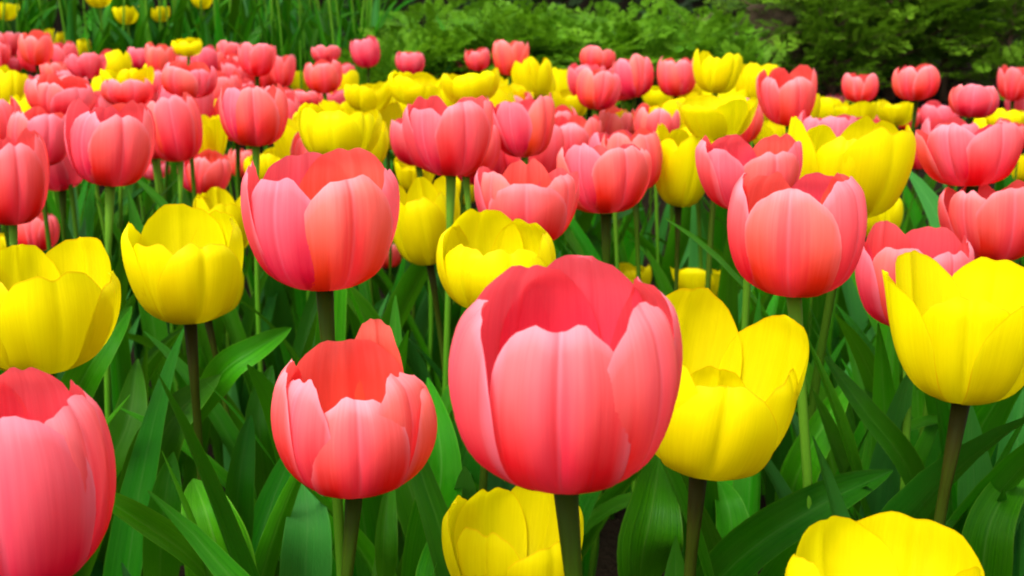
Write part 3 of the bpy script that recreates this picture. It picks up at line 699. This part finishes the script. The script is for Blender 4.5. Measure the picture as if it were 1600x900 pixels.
path_leaf('broad', [(430, 900, .95), (410, 720, .90), (405, 640, .90), (425, 570, .92)], 60, 0.4, 0.6, 22)

# ------------------------------------------------------------------ the bed behind: yellow tulips among tall strap leaves
GB = "yellow tulips in the bed behind"
for cx, cy, w, h, lab in [
    (10, 19, 42, 28, "open yellow tulip of the rear bed at the picture edge"),
    (157, 0, 44, 26, "yellow tulip of the rear bed cut by the top edge, beside a spiky one"),
    (199, 25, 42, 28, "spiky-petalled yellow tulip of the rear bed"),
    (252, 23, 34, 24, "small neat yellow cup tulip of the rear bed"),
    (317, 2, 38, 26, "yellow tulip of the rear bed farthest from the picture edge, cut by the top")]:
    tulip('r%d' % cx, Y_, cx, cy, w, h, lab, GB, D=0.080, kind='open', leaves=4, stem=M_STEM_G, small=True)
R = random.Random(5)
for i in range(70):
    px = R.uniform(-30, 600); d = R.uniform(3.2, 4.4)
    w = 0.075 * FPX / d; cy = R.uniform(-75, -28)
    tulip('rr%d' % i, Y_, px, cy, w, w * 0.7, "leafy yellow tulip of the rear bed, bloom hidden above the photo's top edge", GB, D=0.075, kind='open', leaves=6, stem=M_STEM_G, small=True)

grow_leaves(True)
# ------------------------------------------------------------------ shrubs
def frond(mb, p0, dirv, L, npin, plen, leaf, droop, R, sub=5, flat=0.0, tone=None):
    """one feathery frond: rachis with side pinnae set with small leaflets"""
    d = Vector(dirv).normalized(); p = Vector(p0)
    up = Vector((R.uniform(-.4, .4), R.uniform(-.4, .4), 1)); side = d.cross(up).normalized()
    tn = R.random() if tone is None else tone
    seg = L / npin
    for i in range(npin):
        t = i / npin
        d = (d + Vector((0, 0, -droop * seg))).normalized()
        nrm = side.cross(d).normalized(); p2 = p + d * seg
        mb.add([p - side * .0008, p + side * .0008, p2], [(0, 1, 2)], [(tn, 0)] * 3)
        pl = plen * (math.sin(math.pi * (0.12 + 0.88 * t) ** 0.8) * 0.9 + 0.1)
        for sgn in (-1, 1):
            pd = (d * 0.55 + side * sgn + nrm * R.uniform(-.3, .3)).normalized()
            ps = pd.cross(nrm).normalized()
            for k in range(1, sub + 1):
                q = p2 + pd * (pl * k / sub) - nrm * (0.15 * pl * (k / sub) ** 2)
                for s2 in (-1, 1):
                    a = leaf * R.uniform(0.7, 1.2) * (1.1 - 0.5 * k / sub)
                    ld = (pd + ps * s2 * 0.9 + nrm * R.uniform(-.5, .5)).normalized(); lw = ld.cross(nrm).normalized() * a * 0.32
                    mb.add([q, q + ld * a * .5 + lw, q + ld * a, q + ld * a * .5 - lw], [(0, 1, 2, 3)], [(min(1, tn * .7 + .3 * k / sub), .5)] * 4)
        p = p2
def feathery(seed):
    R = random.Random(seed); mb = MB(); sb = MB()
    for i in range(75):
        a = R.uniform(0, 6.283); el = R.uniform(0.25, 1.35); ln = R.uniform(0.16, 0.26)
        base = Vector((R.uniform(-.16, .16), R.uniform(-.12, .12), R.uniform(0.02, 0.2)))
        dv = Vector((math.cos(a) * math.cos(el), math.sin(a) * math.cos(el), math.sin(el)))
        frond(mb, base + dv * .04, dv, ln, 8, 0.060, 0.027, R.uniform(2, 7), R, 4)
        sb.add(*tube_geo([(base.x * .3, base.y * .3, -0.05), base, base + dv * .05], [.003, .002, .001], 4))
    return mb.mesh("foliage", [M_FEATHER], False), sb.mesh("stem", [M_STEM_G])
FEA = [feathery(s) for s in (1, 2, 3)]
R = random.Random(3)
fea_spots = [(615, 95, 3.35, 0.9), (690, 70, 3.5, 1.0), (770, 70, 3.6, 1.05), (850, 75, 3.55, 1.0), (930, 65, 3.6, 1.0), (1010, 75, 3.55, 0.95), (1060, 80, 3.7, 0.8), (1150, 95, 3.45, 0.5),
             (655, 40, 4.2, 1.0), (745, 48, 4.3, 1.0), (870, 30, 4.4, 1.0), (955, 45, 4.3, 1.0)]
fea_lab = ["feathery light green shrub beside the dark strap leaves", "feathery shrub behind the little lone pink tulip", "feathery shrub over the overlapping pink pair",
           "feathery shrub behind the flat-rimmed far pink tulip", "feathery shrub behind the leaning far pink tulip", "feathery shrub behind the tall round far pink tulip", "feathery shrub next to the brown rock", "small feathery clump in front of the brown rock",
           "taller feathery shrub in the back row next to the strap leaves", "taller feathery shrub in the back row, second from the strap leaves", "taller feathery shrub in the back row, third from the strap leaves", "taller feathery shrub in the back row nearest the rock"]
for i, ((px, py, d, s), lab) in enumerate(zip(fea_spots, fea_lab)):
    p = at(px, py, d); g = gz(p.x, p.y)
    t = tag(empty("feathery_shrub", (p.x, p.y, p.z - 0.25 * s)), lab, "shrub", "feathery shrubs behind the tulip bed")
    t.location.z = g
    t.rotation_euler.z = R.uniform(0, 6.28)
    h = max(0.12, p.z - g); t.scale = (s, s, max(0.7, min(1.6, h / 0.295)) * 1.0)
    fo, st = FEA[i % 3]
    obj("foliage", fo, t); obj("stem", st, t)
def conifer(seed, H=0.75, W=0.42):
    R = random.Random(seed); mb = MB(); tb = MB()
    tb.add(*tube_geo([(0, 0, -.05), (.01, 0, H * .5), (0, .02, H)], [.022, .014, .004], 7))
    for i in range(46):
        z = H * (0.06 + 0.92 * (i / 46)); a = i * 2.4 + R.uniform(-.4, .4)
        ln = W * (1.08 - 0.8 * z / H) * R.uniform(0.75, 1.15)
        dv = Vector((math.cos(a), math.sin(a), R.uniform(0.15, 0.7))).normalized()
        p0 = Vector((0, 0, z * 0.85)); p1 = p0 + dv * ln
        tb.add(*tube_geo([p0, p0.lerp(p1, .5) + Vector((0, 0, .02)), p1], [.006, .004, .0015], 4))
        for q in range(6):
            f = 0.25 + 0.75 * q / 5
            b = p0.lerp(p1, f); sd = (dv + Vector((R.uniform(-.9, .9), R.uniform(-.9, .9), R.uniform(-.2, .7)))).normalized()
            frond(mb, b, sd, R.uniform(.09, .16), 7, 0.042, 0.021, R.uniform(1, 6), R, 3)
    return mb.mesh("crown", [M_CONIFER], False), tb.mesh("trunk", [M_BARK])
CON = [conifer(s) for s in (21, 22)]
con_spots = [(1300, 40, 3.75, 1.0), (1395, 60, 3.9, 0.95), (1480, 90, 3.8, 0.72), (1575, 115, 3.7, 0.55), (1385, 30, 4.5, 0.8), (1300, 125, 3.6, 0.5), (1250, -10, 4.9, 0.8)]
con_lab = ["tallest olive green conifer beside the brown rock", "conifer behind the drooping-petal pink tulip", "conifer behind the wide frilled pink tulip", "low conifer under the black shade at the picture edge",
           "conifer in the back row with bare twigs showing", "small conifer bush in front of the brown rock", "conifer in the shade behind the brown rock"]
for i, ((px, py, d, s), lab) in enumerate(zip(con_spots, con_lab)):
    p = at(px, py, d)
    t = tag(empty("conifer_shrub", (p.x, p.y, gz(p.x, p.y))), lab, "shrub", "conifers behind the tulip bed")
    t.rotation_euler.z = i * 1.3; t.scale = (s, s, s * 0.9)
    obj("crown", CON[i % 2][0], t); obj("trunk", CON[i % 2][1], t)
# rocks
def rock(seed, sx, sy, sz):
    import bmesh
    from mathutils import noise
    bm = bmesh.new(); bmesh.ops.create_icosphere(bm, subdivisions=4, radius=1)
    for v in bm.verts:
        n = noise.noise(v.co * 1.3 + Vector((seed, 0, 0))) * .35 + noise.noise(v.co * 4 + Vector((0, seed, 0))) * .10
        c = v.co * (1 + n); v.co = Vector((c.x * sx, c.y * sy, c.z * sz))
    me = bpy.data.meshes.new("rock"); bm.to_mesh(me); bm.free(); me.materials.append(M_ROCK)
    return me
for px, py, d, s, lab in [(1200, 68, 3.75, (.13, .09, .11), "brown rock with a sloping flank in front of the black shade"), (1110, 72, 4.1, (.09, .08, .10), "darker brown rock half lost behind the feathery shrub")]:
    p = at(px, py, d); o = tag(obj("rock", rock(d, *s)), lab, "rock", "rocks behind the tulip bed"); o.location = p
# dark foliage added behind everything to turn the backdrop to black shade
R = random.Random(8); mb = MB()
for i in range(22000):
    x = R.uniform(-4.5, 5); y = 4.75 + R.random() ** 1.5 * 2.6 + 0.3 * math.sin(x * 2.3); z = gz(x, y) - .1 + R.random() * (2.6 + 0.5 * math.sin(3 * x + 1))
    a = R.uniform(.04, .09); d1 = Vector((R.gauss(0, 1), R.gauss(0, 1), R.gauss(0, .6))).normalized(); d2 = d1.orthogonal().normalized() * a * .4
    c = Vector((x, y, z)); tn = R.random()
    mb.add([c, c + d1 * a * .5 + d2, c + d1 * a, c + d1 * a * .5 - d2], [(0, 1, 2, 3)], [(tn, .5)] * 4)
tag(obj("dark_backdrop_foliage", mb.mesh("dark_backdrop_foliage", [M_WOOD], False)), kind="stuff")
